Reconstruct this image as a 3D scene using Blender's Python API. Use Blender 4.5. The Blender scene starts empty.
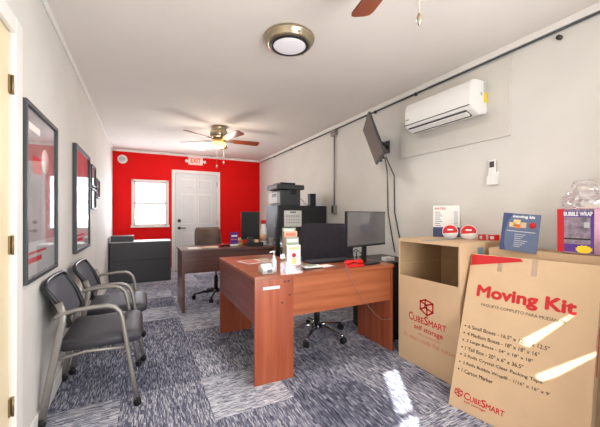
import bpy, bmesh, math, random
from mathutils import Vector, Matrix, noise
random.seed(7)
S = bpy.context.scene
COL = S.collection
PI = math.pi

# ------------------------------------------------------------------ camera
cam_d = bpy.data.cameras.new('camera'); cam = bpy.data.objects.new('camera', cam_d); COL.objects.link(cam)
cam.location = (0, 0, 1.178); cam.rotation_euler = (PI/2, 0, -0.4713)
cam_d.sensor_width = 36; cam_d.lens = 307.6/600*36; cam_d.shift_y = 1.16/600; cam_d.clip_start = 0.02
S.camera = cam
# ------------------------------------------------------------------ world
w = bpy.data.worlds.new('world'); S.world = w; w.use_nodes = True
bgn = w.node_tree.nodes['Background']; bgn.inputs[0].default_value = (.93, .96, 1, 1); bgn.inputs[1].default_value = 3.0
# ------------------------------------------------------------------ sun + daylight + added fill
def light(name, kind, energy, color, loc, rot=(0, 0, 0), size=None, size_y=None, spread=None, radius=None, angle=None):
    d = bpy.data.lights.new(name, kind); d.energy = energy; d.color = color
    if size: d.shape = 'RECTANGLE'; d.size = size; d.size_y = size_y or size
    if radius is not None: d.shadow_soft_size = radius
    if angle is not None: d.angle = angle
    if spread: d.spread = spread
    o = bpy.data.objects.new(name, d); COL.objects.link(o); o.location = loc; o.rotation_euler = rot
    return o
sun_dir = Vector((.551, .834, -.625)).normalized()
sun = light('sun', 'SUN', 28, (1, .96, .9), (0, -5, 5), angle=math.radians(.5))
sun.rotation_euler = sun_dir.to_track_quat('-Z', 'Y').to_euler()
light('storefront_fill', 'AREA', 76, (.95, .98, 1), (1.2, -.45, 1.2), (PI/2+.34, 0, .80), 1.3, 1.9)  # added area fill inside the closed front wall, stands in for storefront daylight
light('ceiling_fill', 'AREA', 12, (1, .98, .95), (.93, 1.99, 2.355), (0, 0, 0), .22)  # added fill below the flush fixture, which is itself off
light('back_window_daylight', 'AREA', 18, (.80, .89, 1), (.13, 6.8, 1.4), (-PI/2, 0, 0), .62, .9)
S.view_settings.view_transform = 'Standard'; S.view_settings.look = 'None'
S.view_settings.gamma = 1; S.view_settings.exposure = 0.22; S.view_settings.use_curve_mapping = False

# ------------------------------------------------------------------ materials
def srgb(r, g, b):
    f = lambda c: (c/255/12.92) if c/255 <= .04045 else ((c/255+.055)/1.055)**2.4
    return (f(r), f(g), f(b), 1)
def mat(name, rgb, rough=.6, metal=0, var=0.0, scale=8, emit=0, coat=0, spec=.5, bump=0, bscale=60):
    m = bpy.data.materials.new(name); m.use_nodes = True
    nt = m.node_tree; b = nt.nodes['Principled BSDF']; c = srgb(*rgb)
    b.inputs['Base Color'].default_value = c; b.inputs['Roughness'].default_value = rough
    b.inputs['Metallic'].default_value = metal; b.inputs['Specular IOR Level'].default_value = spec
    b.inputs['Coat Weight'].default_value = coat; b.inputs['Coat Roughness'].default_value = .04
    tc = nt.nodes.new('ShaderNodeTexCoord')
    if var:
        n = nt.nodes.new('ShaderNodeTexNoise'); n.inputs['Scale'].default_value = scale; n.inputs['Detail'].default_value = 5
        nt.links.new(tc.outputs['Object'], n.inputs['Vector'])
        r = nt.nodes.new('ShaderNodeValToRGB'); r.color_ramp.elements[0].position = .3; r.color_ramp.elements[1].position = .7
        r.color_ramp.elements[0].color = tuple(max(0, x*(1-var)) for x in c[:3])+(1,)
        r.color_ramp.elements[1].color = tuple(min(1, x*(1+var)) for x in c[:3])+(1,)
        nt.links.new(n.outputs[0], r.inputs[0]); nt.links.new(r.outputs[0], b.inputs['Base Color'])
    if bump:
        n2 = nt.nodes.new('ShaderNodeTexNoise'); n2.inputs['Scale'].default_value = bscale
        nt.links.new(tc.outputs['Object'], n2.inputs['Vector'])
        bp = nt.nodes.new('ShaderNodeBump'); bp.inputs['Strength'].default_value = bump; bp.inputs['Distance'].default_value = .004
        nt.links.new(n2.outputs[0], bp.inputs['Height']); nt.links.new(bp.outputs[0], b.inputs['Normal'])
    if emit:
        b.inputs['Emission Color'].default_value = c; b.inputs['Emission Strength'].default_value = emit
    return m
def wood(name, a, bb, axis=0, rough=.3):
    m = bpy.data.materials.new(name); m.use_nodes = True; nt = m.node_tree; b = nt.nodes['Principled BSDF']
    tc = nt.nodes.new('ShaderNodeTexCoord'); mp = nt.nodes.new('ShaderNodeMapping')
    sc = [22, 22, 22]; sc[axis] = 1.3; mp.inputs['Scale'].default_value = sc
    n = nt.nodes.new('ShaderNodeTexNoise'); n.inputs['Scale'].default_value = 1; n.inputs['Detail'].default_value = 6; n.inputs['Distortion'].default_value = .6
    r = nt.nodes.new('ShaderNodeValToRGB'); r.color_ramp.elements[0].position = .32; r.color_ramp.elements[1].position = .68
    r.color_ramp.elements[0].color = srgb(*a); r.color_ramp.elements[1].color = srgb(*bb)
    nt.links.new(tc.outputs['Object'], mp.inputs[0]); nt.links.new(mp.outputs[0], n.inputs['Vector'])
    nt.links.new(n.outputs[0], r.inputs[0]); nt.links.new(r.outputs[0], b.inputs['Base Color'])
    b.inputs['Roughness'].default_value = rough; b.inputs['Coat Weight'].default_value = .15; b.inputs['Coat Roughness'].default_value = .2
    return m
def clear(name, tint=(1, 1, 1), gloss=.12, rough=.03, ior_mix=False, spec_col=(1, 1, 1, 1)):
    m = bpy.data.materials.new(name); m.use_nodes = True; nt = m.node_tree; nt.nodes.clear()
    o = nt.nodes.new('ShaderNodeOutputMaterial'); mx = nt.nodes.new('ShaderNodeMixShader')
    t = nt.nodes.new('ShaderNodeBsdfTransparent'); t.inputs[0].default_value = (*tint, 1)
    g = nt.nodes.new('ShaderNodeBsdfGlossy'); g.inputs['Roughness'].default_value = rough; g.inputs[0].default_value = spec_col
    if ior_mix:
        lw = nt.nodes.new('ShaderNodeLayerWeight'); lw.inputs[0].default_value = gloss
        nt.links.new(lw.outputs['Facing'], mx.inputs[0])
    else: mx.inputs[0].default_value = gloss
    nt.links.new(t.outputs[0], mx.inputs[1]); nt.links.new(g.outputs[0], mx.inputs[2]); nt.links.new(mx.outputs[0], o.inputs[0])
    return m
def carpet():
    m = bpy.data.materials.new('carpet_tiles'); m.use_nodes = True; nt = m.node_tree; b = nt.nodes['Principled BSDF']
    N = nt.nodes.new; L = nt.links.new
    tc = N('ShaderNodeTexCoord')
    # tile index
    sn = N('ShaderNodeVectorMath'); sn.operation = 'SNAP'; sn.inputs[1].default_value = (.5, .5, 50)
    of = N('ShaderNodeVectorMath'); of.operation = 'ADD'; of.inputs[1].default_value = (.13, .21, 10)
    L(tc.outputs['Object'], of.inputs[0]); L(of.outputs[0], sn.inputs[0])
    wn = N('ShaderNodeTexWhiteNoise'); wn.noise_dimensions = '3D'; L(sn.outputs[0], wn.inputs['Vector'])
    def streak(sx, sy):
        mp = N('ShaderNodeMapping'); mp.inputs['Scale'].default_value = (sx, sy, 1)
        ad = N('ShaderNodeVectorMath'); ad.operation = 'ADD'
        L(tc.outputs['Object'], ad.inputs[0]); L(wn.outputs['Color'], ad.inputs[1]); L(ad.outputs[0], mp.inputs[0])
        n = N('ShaderNodeTexNoise'); n.inputs['Scale'].default_value = 1; n.inputs['Detail'].default_value = 3; n.inputs['Roughness'].default_value = .65
        L(mp.outputs[0], n.inputs['Vector']); return n
    s1 = streak(240, 22); s2 = streak(22, 240)
    gt = N('ShaderNodeMath'); gt.operation = 'GREATER_THAN'; gt.inputs[1].default_value = .68; L(wn.outputs['Value'], gt.inputs[0])
    mx = N('ShaderNodeMix'); mx.data_type = 'FLOAT'
    L(gt.outputs[0], mx.inputs[0]); L(s1.outputs[0], mx.inputs[2]); L(s2.outputs[0], mx.inputs[3])
    big = N('ShaderNodeTexNoise'); big.inputs['Scale'].default_value = 2.3; big.inputs['Detail'].default_value = 3; L(tc.outputs['Object'], big.inputs['Vector'])
    def dash(sx, sy):
        q = N('ShaderNodeVectorMath'); q.operation = 'SNAP'; q.inputs[1].default_value = (sx, sy, 50); L(of.outputs[0], q.inputs[0])
        wq = N('ShaderNodeTexWhiteNoise'); wq.noise_dimensions = '3D'; L(q.outputs[0], wq.inputs['Vector']); return wq
    d1 = dash(.006, .045); d2 = dash(.045, .006)
    md = N('ShaderNodeMix'); md.data_type = 'FLOAT'; L(gt.outputs[0], md.inputs[0]); L(d1.outputs['Value'], md.inputs[2]); L(d2.outputs['Value'], md.inputs[3])
    sub = N('ShaderNodeMath'); sub.operation = 'MULTIPLY_ADD'; sub.inputs[1].default_value = .26; sub.inputs[2].default_value = -.13; L(md.outputs[0], sub.inputs[0])
    add = N('ShaderNodeMath'); add.operation = 'ADD'; L(mx.outputs[0], add.inputs[0]); L(sub.outputs[0], add.inputs[1])
    # shift per tile and per patch
    a1 = N('ShaderNodeMath'); a1.operation = 'MULTIPLY_ADD'; a1.inputs[1].default_value = .18; L(wn.outputs['Value'], a1.inputs[0]); L(add.outputs[0], a1.inputs[2])
    a2 = N('ShaderNodeMath'); a2.operation = 'MULTIPLY_ADD'; a2.inputs[1].default_value = .22; L(big.outputs[0], a2.inputs[0]); L(a1.outputs[0], a2.inputs[2])
    r = N('ShaderNodeValToRGB'); cr = r.color_ramp
    cr.elements[0].position = .38; cr.elements[0].color = srgb(*CARPET[0])
    cr.elements[1].position = .98; cr.elements[1].color = srgb(*CARPET[2])
    e = cr.elements.new(.67); e.color = srgb(*CARPET[1])
    L(a2.outputs[0], r.inputs[0]); L(r.outputs[0], b.inputs['Base Color'])
    b.inputs['Roughness'].default_value = .95; b.inputs['Specular IOR Level'].default_value = .1
    bp = N('ShaderNodeBump'); bp.inputs['Strength'].default_value = .4; bp.inputs['Distance'].default_value = .004
    L(mx.outputs[0], bp.inputs['Height']); L(bp.outputs[0], b.inputs['Normal'])
    return m
CARPET = ((32, 35, 50), (110, 113, 132), (230, 229, 236))
M = dict(
 wall=mat('wall_paint', (220, 216, 209), .75, var=.03, scale=3, bump=.05, bscale=90),
 panel=mat('panel_paint', (214, 209, 201), .7, var=.02, scale=3),
 ceil=mat('ceiling_paint', (230, 222, 214), .85, var=.02, scale=2),
 red=mat('red_paint', (228, 3, 2), .6, var=.04, scale=2, spec=.2),
 trim=mat('trim_white', (236, 232, 226), .45),
 door=mat('door_white', (222, 219, 219), .4),
 cream=mat('door_cream', (232, 214, 178), .45, var=.03),
 carpet=carpet(),
 brass=mat('brass', (150, 128, 92), .45, .8),
 nickel=mat('brushed_nickel', (178, 165, 140), .28, .9),
 chrome=mat('chrome', (190, 192, 196), .18, 1),
 silver=mat('silver_paint', (150, 145, 140), .38, .55),
 black=mat('black_plastic', (22, 22, 25), .4),
 blackm=mat('black_metal', (46, 47, 50), .42, .2),
 charcoal=mat('charcoal_laminate', (62, 64, 68), .5),
 lgrey=mat('light_grey_plastic', (188, 188, 188), .5),
 white=mat('white_plastic', (240, 238, 234), .35),
 paper=mat('white_paper', (238, 236, 230), .8),
 vinyl=mat('black_vinyl', (60, 58, 64), .55, bump=.15, bscale=220),
 mesh=mat('grey_mesh_fabric', (88, 88, 96), .8, bump=.4, bscale=400),
 fabric=mat('dark_purple_fabric', (44, 38, 48), .85, var=.2, scale=20, bump=.2, bscale=200),
 leather=mat('brown_leather', (96, 78, 70), .5, var=.35, scale=9, bump=.3, bscale=60),
 cherryx=wood('cherry_laminate_x', (152, 78, 46), (180, 104, 68), 0),
 cherryz=wood('cherry_laminate_z', (148, 70, 44), (176, 92, 60), 2),
 cherryshade=wood('shaded_cherry_laminate_y', (118, 50, 38), (146, 70, 52), 1),  # darker copy of the cherry: left panel's shade put into the colour
 darkwood=wood('dark_cherry_laminate', (84, 56, 52), (108, 74, 66), 0),
 darkwoodz=wood('dark_cherry_laminate_z', (92, 62, 56), (116, 80, 72), 2),
 blade=wood('fan_blade_wood', (112, 46, 22), (150, 70, 36), 0, .3),
 card=mat('cardboard', (210, 178, 142), .8, var=.05, scale=5, bump=.06, bscale=40),
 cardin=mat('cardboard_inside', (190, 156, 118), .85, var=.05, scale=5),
 ink=mat('black_ink', (42, 34, 30), .7),
 redink=mat('red_ink', (196, 26, 34), .6),
 fadeink=mat('faded_red_ink', (206, 120, 100), .8),
 redplastic=mat('red_plastic', (214, 28, 26), .3),
 navy=mat('navy_print', (58, 70, 112), .5),
 slate=mat('slate_blue_print', (92, 104, 132), .45, var=.12, scale=6),
 purple=mat('purple_print', (88, 46, 140), .45),
 yellow=mat('yellow_print', (250, 214, 40), .5),
 pink=mat('pink_bubble_film', (232, 180, 204), .35, var=.08, scale=50, bump=.6, bscale=140),
 photo=mat('packing_photo_print', (138, 122, 136), .45, var=.5, scale=30),
 tan=mat('tan_print', (230, 196, 140), .6), orange=mat('orange_print', (226, 120, 40), .6),
 poster=mat('grey_poster_print', (140, 132, 134), .6, var=.45, scale=3.2),
 posterred=mat('dark_red_poster_print', (150, 84, 88), .6, var=.4, scale=4),
 picglass=clear('picture_glass', (1, 1, 1), .07, .03, True),
 glass=clear('clear_glass', (.97, .98, .98), .08),
 acrylic=clear('clear_acrylic', (.93, .95, .96), .22, .08),
 film=clear('clear_plastic_film', (.96, .95, .95), .26, .12),
 packtape=clear('packing_tape_film', (.93, .86, .78), .25, .2),
 screen=mat('dark_glass_screen', (28, 28, 30), .06, coat=1, spec=1),
 greyscreen=mat('grey_matte_screen', (92, 90, 92), .07, spec=1, coat=1),
 darkscreen=mat('dark_screen', (18, 18, 20), .5, spec=.3),
 tvscreen=mat('tv_screen', (78, 66, 58), .3, spec=.4),
 lampglass=mat('lamp_glass', (255, 196, 104), .4, emit=3.2),
 lens=mat('white_lens', (226, 222, 226), .4, emit=.22),
 glow=mat('lit_diffuser', (255, 250, 240), .4, emit=5),
 exitglow=mat('exit_letters', (255, 60, 40), .5, emit=1.2),
 exitbox=mat('exit_housing', (250, 214, 204), .5, emit=.12),
 siding=mat('siding', (232, 232, 236), .7),
 roofg=mat('roof_grey', (150, 150, 158), .8),
 sage=mat('sage_print', (150, 160, 140), .6), sky=mat('skin_tan_print', (208, 170, 140), .6),
 gel=mat('hand_gel', (206, 222, 232), .1),
 rubber=mat('black_rubber', (18, 18, 18), .7),
 bluegrey=mat('blue_grey_tape', (120, 140, 156), .4),
)

# ------------------------------------------------------------------ mesh helpers
class MB:
    def __init__(s): s.bm = bmesh.new(); s.mats = []
    def mi(s, m):
        m = M[m] if isinstance(m, str) else m
        if m not in s.mats: s.mats.append(m)
        return s.mats.index(m)
    def _merge(s, t, m, smooth=False, mtx=None):
        if mtx is not None: t.transform(mtx)
        i = s.mi(m); vm = {}
        for v in t.verts: vm[v] = s.bm.verts.new(v.co)
        for f in t.faces:
            try: nf = s.bm.faces.new([vm[v] for v in f.verts])
            except ValueError: continue
            nf.material_index = i; nf.smooth = smooth
        t.free(); return s
    def box(s, a, b, m, bev=0, seg=2, mtx=None, smooth=None):
        t = bmesh.new(); bmesh.ops.create_cube(t, size=1)
        for v in t.verts:
            v.co = Vector([(a[k]+b[k])/2+v.co[k]*(b[k]-a[k]) for k in range(3)])
        if bev: bmesh.ops.bevel(t, geom=t.edges[:], offset=bev, segments=seg, profile=.6, affect='EDGES')
        return s._merge(t, m, (bev > .012) if smooth is None else smooth, mtx)
    def tube(s, pts, r, m, n=8, closed=False, flat=None, mtx=None):
        pts = [Vector(p) for p in pts]; t = bmesh.new(); rings = []; up = None
        for i, p in enumerate(pts):
            if closed: d = pts[(i+1) % len(pts)]-pts[i-1]
            else: d = pts[min(i+1, len(pts)-1)]-pts[max(i-1, 0)]
            d.normalize()
            if up is None:
                up = Vector((0, 0, 1)) if abs(d.z) < .9 else Vector((0, 1, 0))
            x = up.cross(d)
            if x.length < 1e-4: x = Vector((1, 0, 0)).cross(d)
            x.normalize(); y = d.cross(x).normalized(); up = y
            rr = r[i] if isinstance(r, (list, tuple)) else r
            ra, rb = (rr, rr) if flat is None else flat
            rings.append([t.verts.new(p+x*math.cos(a)*ra+y*math.sin(a)*rb) for a in [2*PI*k/n for k in range(n)]])
        for i in range(len(rings)-(0 if closed else 1)):
            A, B = rings[i], rings[(i+1) % len(rings)]
            for k in range(n): t.faces.new([A[k], A[(k+1) % n], B[(k+1) % n], B[k]])
        if not closed: t.faces.new(rings[0][::-1]); t.faces.new(rings[-1])
        bmesh.ops.recalc_face_normals(t, faces=t.faces[:])
        return s._merge(t, m, n > 4, mtx)
    def cyl(s, a, b, r, m, n=20, r2=None, mtx=None): return s.tube([a, b], [r, r if r2 is None else r2], m, n, mtx=mtx)
    def lathe(s, prof, m, o=(0, 0, 0), n=24, mtx=None, sx=1, sy=1):
        t = bmesh.new(); rings = []
        for r, z in prof:
            rings.append([t.verts.new((o[0]+max(r, 1e-4)*sx*math.cos(2*PI*k/n), o[1]+max(r, 1e-4)*sy*math.sin(2*PI*k/n), o[2]+z)) for k in range(n)])
        for A, B in zip(rings, rings[1:]):
            for k in range(n): t.faces.new([A[k], A[(k+1) % n], B[(k+1) % n], B[k]])
        t.faces.new(rings[0][::-1]); t.faces.new(rings[-1])
        bmesh.ops.recalc_face_normals(t, faces=t.faces[:])
        return s._merge(t, m, True, mtx)
    def prism(s, poly, z0, z1, m, bev=0, mtx=None, smooth=False):
        t = bmesh.new(); a = [t.verts.new((x, y, z0)) for x, y in poly]; b = [t.verts.new((x, y, z1)) for x, y in poly]
        n = len(poly); t.faces.new(a[::-1]); t.faces.new(b)
        for k in range(n): t.faces.new([a[k], a[(k+1) % n], b[(k+1) % n], b[k]])
        bmesh.ops.recalc_face_normals(t, faces=t.faces[:])
        if bev: bmesh.ops.bevel(t, geom=t.edges[:], offset=bev, segments=2, affect='EDGES')
        return s._merge(t, m, smooth, mtx)
    def grid(s, fn, nu, nv, m, thick=0, smooth=True, mtx=None):
        t = bmesh.new(); V = [[t.verts.new(fn(i/nu, j/nv)) for j in range(nv+1)] for i in range(nu+1)]
        for i in range(nu):
            for j in range(nv): t.faces.new([V[i][j], V[i+1][j], V[i+1][j+1], V[i][j+1]])
        bmesh.ops.recalc_face_normals(t, faces=t.faces[:])
        if thick: bmesh.ops.solidify(t, geom=t.faces[:], thickness=thick)
        return s._merge(t, m, smooth, mtx)
    def build(s, name, parent=None):
        me = bpy.data.meshes.new(name); s.bm.to_mesh(me); s.bm.free()
        for m in s.mats: me.materials.append(m)
        o = bpy.data.objects.new(name, me); COL.objects.link(o)
        if parent: o.parent = parent
        return o
def rrect(x0, y0, x1, y1, r, n=5):
    P = []
    for cx, cy, a0 in ((x1-r, y1-r, 0), (x0+r, y1-r, PI/2), (x0+r, y0+r, PI), (x1-r, y0+r, 1.5*PI)):
        for k in range(n+1): a = a0+PI/2*k/n; P.append((cx+r*math.cos(a), cy+r*math.sin(a)))
    return P
def tag(o, label, cat, group=None):
    o['label'] = label; o['category'] = cat
    if group: o['group'] = group
    return o
def thing(name, label, cat, loc=(0, 0, 0), rz=0, group=None):
    o = bpy.data.objects.new(name, None); COL.objects.link(o); o.location = loc; o.rotation_euler = (0, 0, rz); o.empty_display_size = .1
    return tag(o, label, cat, group)
def struct(o): o['kind'] = 'structure'; return o
def dup(o, parent=None):
    c = o.copy(); COL.objects.link(c); c.parent = parent
    for ch in [k for k in o.children]: dup(ch, c)
    return c
def frame_mtx(o, x, y):           # basis: local x -> x, local y -> y
    x = Vector(x).normalized(); y = Vector(y); y = (y-x*y.dot(x)).normalized(); z = x.cross(y)
    m = Matrix((x, y, z)).transposed().to_4x4(); m.translation = Vector(o); return m
def lettering(name, body, mtx, width=None, height=None, m='ink', parent=None, bold=0, align='LEFT', spacing=1, lift=.0006):
    c = bpy.data.curves.new(name, 'FONT'); c.body = body; c.size = 1; c.extrude = 0; c.resolution_u = 3
    c.space_line = spacing
    t = bpy.data.objects.new(name, c); COL.objects.link(t)
    dg = bpy.context.evaluated_depsgraph_get(); dg.update()
    me = bpy.data.meshes.new_from_object(t.evaluated_get(dg)); me.name = name
    bpy.data.objects.remove(t); bpy.data.curves.remove(c)
    xs = [v.co.x for v in me.vertices]; ys = [v.co.y for v in me.vertices]
    x0, x1, y0, y1 = min(xs), max(xs), min(ys), max(ys)
    kx = width/(x1-x0) if width else height/(y1-y0); ky = height/(y1-y0) if height else kx
    for v in me.vertices:
        v.co = ((v.co.x-x0)*kx, (v.co.y-y0)*ky, lift)
        if align == 'CENTER': v.co.x -= (x1-x0)*kx/2
    if bold:            # heavier strokes: the same outline laid down again with tiny shifts
        t_ = bmesh.new(); q = bold*kx*1.15
        for i, (dx, dy) in enumerate(((0, 0), (q, 0), (-q, 0), (0, q), (0, -q), (q*.7, q*.7), (-q*.7, q*.7), (q*.7, -q*.7), (-q*.7, -q*.7))):
            n0 = len(t_.verts); t_.from_mesh(me); t_.verts.ensure_lookup_table()
            for v in t_.verts[n0:]: v.co += Vector((dx, dy, i*.00002))
        t_.to_mesh(me); t_.free()
    me.transform(mtx); me.materials.clear(); me.materials.append(M[m])
    o = bpy.data.objects.new(name, me); COL.objects.link(o)
    if parent: o.parent = parent
    return o

# ------------------------------------------------------------------ room
XL, XR, YB, YF, H = -.523, 2.435, 6.865, -.9, 2.445
b = MB(); b.box((XL-.15, YF-.15, -.1), (XR+.15, YB+.15, 0), 'carpet'); struct(b.build('floor'))
b = MB(); b.box((XL-.15, YF-.15, H), (XR+.15, YB+.15, H+.1), 'ceil'); struct(b.build('ceiling'))
b = MB(); b.box((XR, YF-.15, 0), (XR+.15, YB+.15, H), 'wall'); struct(b.build('wall_right'))
b = MB()  # left wall with doorway recess
b.box((XL-.15, YF-.15, 0), (XL, .93, H), 'wall'); b.box((XL-.15, 1.80, 0), (XL, YB+.15, H), 'wall'); b.box((XL-.15, .93, 1.995), (XL, 1.80, H), 'wall')
struct(b.build('wall_left'))
WX0, WX1, WZ0, WZ1 = -.17, .435, .965, 1.84
b = MB()
b.box((XL, YB, 0), (WX0, YB+.15, H), 'red'); b.box((WX1, YB, 0), (XR, YB+.15, H), 'red')
b.box((WX0, YB, 0), (WX1, YB+.15, WZ0), 'red'); b.box((WX0, YB, WZ1), (WX1, YB+.15, H), 'red')
struct(b.build('wall_back'))
# front wall behind the camera, with openings invented to shape the sun patches
sun_slots = [(-.20, -.03, 1.45, 2.03), (.62, .93, 1.63, 1.975)]
b = MB(); xs = [XL, -.20, -.03, .62, .93, XR]
for i in range(5):
    sl = [s for s in sun_slots if abs(s[0]-xs[i]) < 1e-6]
    if sl:
        s = sl[0]; b.box((xs[i], YF-.06, 0), (xs[i+1], YF, s[2]), 'wall'); b.box((xs[i], YF-.06, s[3]), (xs[i+1], YF, H), 'wall')
    else: b.box((xs[i], YF-.06, 0), (xs[i+1], YF, H), 'wall')
struct(b.build('wall_front'))
for i, s in enumerate(sun_slots):
    b = MB(); zc = s[2]+(s[3]-s[2])*.43
    if i == 1:  # unseen boards added; gaps between them shape the kit box sun streaks
        XZ = Matrix(((1, 0, 0, 0), (0, 0, 1, YF-.03), (0, 1, 0, 0), (0, 0, 0, 1)))
        for poly in ([(.62, 1.90), (.93, 1.963), (.93, 1.975), (.62, 1.975)], [(.62, 1.63), (.675, 1.63), (.665, 1.69), (.674, 1.844), (.63, 1.90), (.62, 1.90)], [(.674, 1.844), (.665, 1.69), (.93, 1.722), (.93, 1.952)], [(.675, 1.63), (.93, 1.63), (.93, 1.70), (.715, 1.638)]):
            b.prism(poly, -.01, .01, 'trim', mtx=XZ)
    if i == 0: b.box((s[0], YF-.05, zc-.010), (s[1], YF-.03, zc+.010), 'trim')
    b.box((s[0], YF-.042, s[2]), (s[1], YF-.038, s[3]), 'glass'); struct(b.build('window_%d' % (i+2)))  # pane of an invented sun opening
# back window
wr = thing('window_1', 'x', 'window', (0, 0, 0)); del wr['label']; del wr['category']; struct(wr)
b = MB()
for a, c in (((-.205, YB-.022, .93), (-.165, YB+.02, 1.87)), ((.43, YB-.022, .93), (.465, YB+.02, 1.87)), ((-.205, YB-.022, 1.835), (.465, YB+.02, 1.875)), ((-.22, YB-.04, .925), (.48, YB+.02, .965))):
    b.box(a, c, 'trim', .003)
b.build('window_frame', wr)
b = MB()
for z0, z1, yy in ((.965, 1.415, .03), (1.395, 1.84, .06)):
    for a, c in (((WX0, z0), (WX0+.03, z1)), ((WX1-.03, z0), (WX1, z1)), ((WX0, z0), (WX1, z0+.03)), ((WX0, z1-.025), (WX1, z1))):
        b.box((a[0], YB+yy, a[1]), (c[0], YB+yy+.025, c[1]), 'trim', .002)
b.build('sash', wr)
b = MB()
for z0, z1, yy in ((.99, 1.39, .04), (1.42, 1.82, .07)): b.box((WX0+.02, YB+yy, z0), (WX1-.02, YB+yy+.004, z1), 'glass')
b.build('pane', wr)
# neighbouring building outside
b = MB(); b.box((-6, 12, -.5), (7, 12.2, 3.6), 'siding')
for k in range(14): b.box((-6, 11.985, -.4+k*.28), (7, 12.0, -.385+k*.28), 'roofg')
b.box((-6.2, 11.7, 1.62), (7.2, 12.3, 1.86), 'roofg')
struct(b.build('neighbour_wall'))
# crown and baseboards
def cr(name, a, c, m='trim', bev=.006): b = MB(); b.box(a, c, m, bev); return struct(b.build(name))
cr('trim_1', (XL, YF, H-.045), (XL+.018, YB, H)); cr('trim_2', (XR-.02, YF, H-.05), (XR, YB, H)); cr('trim_3', (XL+.018, YB-.02, H-.045), (XR-.02, YB, H))
cr('baseboard_left', (XL, 1.9, 0), (XL+.012, YB, .09)); cr('baseboard_right', (XR-.012, YF, 0), (XR, YB, .09))
cr('baseboard_back', (XL+.012, YB-.012, 0), (.52, YB, .09)); 
# left door (cream, near the camera)
d = thing('door_1', 'x', 'door'); del d['label']; del d['category']; struct(d)
b = MB(); b.box((XL-.045, .94, .01), (XL-.005, 1.793, 1.985), 'cream', .002); b.build('door_leaf', d)
b = MB(); b.box((XL-.002, 1.80, 0), (XL+.018, 1.885, 2.06), 'trim', .004); b.box((XL-.002, .85, 1.985), (XL+.018, 1.80, 2.06), 'trim', .004)
b.box((XL-.002, .85, 0), (XL+.018, .93, 1.985), 'trim', .004); b.build('door_casing', d)
for z in (.327, 1.043, 1.754):
    b = MB(); b.box((XL-.004, 1.778, z-.04), (XL+.002, 1.7995, z+.04), 'brass', .001); b.cyl((XL+.007, 1.795, z-.043), (XL+.007, 1.795, z+.043), .005, 'brass', 10); b.build('hinge', d)
# back door
d = thing('door_2', 'x', 'door'); del d['label']; del d['category']; struct(d)
DX0, DX1 = .596, 1.44
b = MB(); b.box((DX0, YB-.03, .012), (DX1, YB, 2.04), 'door', .002)
cw = (DX1-DX0); 
for x0, x1 in ((DX0+.11, DX0+.40), (DX1-.40, DX1-.11)):
    for z0, z1 in ((.2, .80), (.98, 1.62), (1.72, 1.93)):
        b.box((x0, YB-.033, z0), (x1, YB-.029, z1), 'trim', .0035); b.box((x0+.02, YB-.041, z0+.02), (x1-.02, YB-.031, z1-.02), 'door', .008, 1, smooth=False)
b.build('door_leaf', d)
b = MB(); b.box((DX0-.07, YB-.02, 0), (DX0-.004, YB, 2.11), 'trim', .004); b.box((DX1+.004, YB-.02, 0), (DX1+.07, YB, 2.11), 'trim', .004); b.box((DX0-.004, YB-.02, 2.045), (DX1+.004, YB, 2.11), 'trim', .004); b.build('door_casing', d)
b = MB()
b.cyl((DX0+.07, YB-.03, 1.05), (DX0+.07, YB-.05, 1.05), .032, 'blackm'); b.build('deadbolt', d)
b = MB(); b.cyl((DX0+.07, YB-.03, .90), (DX0+.07, YB-.045, .90), .032, 'blackm'); b.cyl((DX0+.07, YB-.04, .9), (DX0+.07, YB-.085, .9), .012, 'blackm'); b.tube([(DX0+.07, YB-.08, .9), (DX0+.12, YB-.082, .9), (DX0+.19, YB-.08, .895)], .011, 'blackm'); b.build('door_handle', d)
for z in (.25, 1.0, 1.85):
    b = MB(); b.cyl((DX1+.003, YB-.034, z-.05), (DX1+.003, YB-.034, z+.05), .008, 'nickel', 8); b.build('hinge', d)

# ------------------------------------------------------------------ desks
desk = thing('office_desk', 'reddish cherry laminate corner desk with panel legs in the middle of the room', 'desk', (.673, 2.0, 0))
def pt(name, parent, fn):
    b = MB(); fn(b); return b.build(name, parent)
DW, DD = 1.262, 1.11
def f(b):
    b.prism([(0, 0), (DW, 0), (DW, .48), (.56, .48), (.56, DD), (0, DD)], .724, .75, 'cherryx', .002)
pt('desktop', desk, f)
pt('leg', desk, lambda b: b.box((.006, .012, 0), (.30, .036, .724), 'cherryz', .001))
pt('leg', desk, lambda b: b.box((.006, DD-.035, 0), (.33, DD-.01, .724), 'cherryz', .001))
pt('leg', desk, lambda b: b.box((DW-.03, .012, 0), (DW-.004, .47, .724), 'cherryz', .001))
pt('modesty_panel', desk, lambda b: b.box((.30, .02, .44), (DW-.03, .04, .724), 'cherryx', .001))
pt('modesty_panel', desk, lambda b: b.box((.006, .036, .42), (.024, DD-.035, .724), 'cherryshade', .001))
pt('label_plate', desk, lambda b: b.box((.065, .009, .655), (.19, .0125, .675), 'white', .001))
b = MB()
for x, z in ((.26, .70), (.29, .70), (.30, .60), (.24, .55), (.02, .71)): b.cyl((x-.03, .0122, z), (x-.03, .010, z), .006, 'black', 10)
b.build('screw_cap', desk)['kind'] = 'stuff'
desk2 = thing('office_desk', 'dark brown laminate desk standing across the room by the back door', 'desk', (.415, 3.9, 0))
pt('desktop', desk2, lambda b: b.box((-.01, -.01, .722), (1.215, .6, .75), 'darkwood', .002))
pt('leg', desk2, lambda b: b.box((0, 0, 0), (.028, .59, .722), 'darkwoodz', .001))
pt('leg', desk2, lambda b: b.box((1.18, 0, 0), (1.208, .59, .722), 'darkwoodz', .001))
pt('modesty_panel', desk2, lambda b: b.box((.028, .03, .465), (1.18, .05, .722), 'darkwood', .001))

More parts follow.
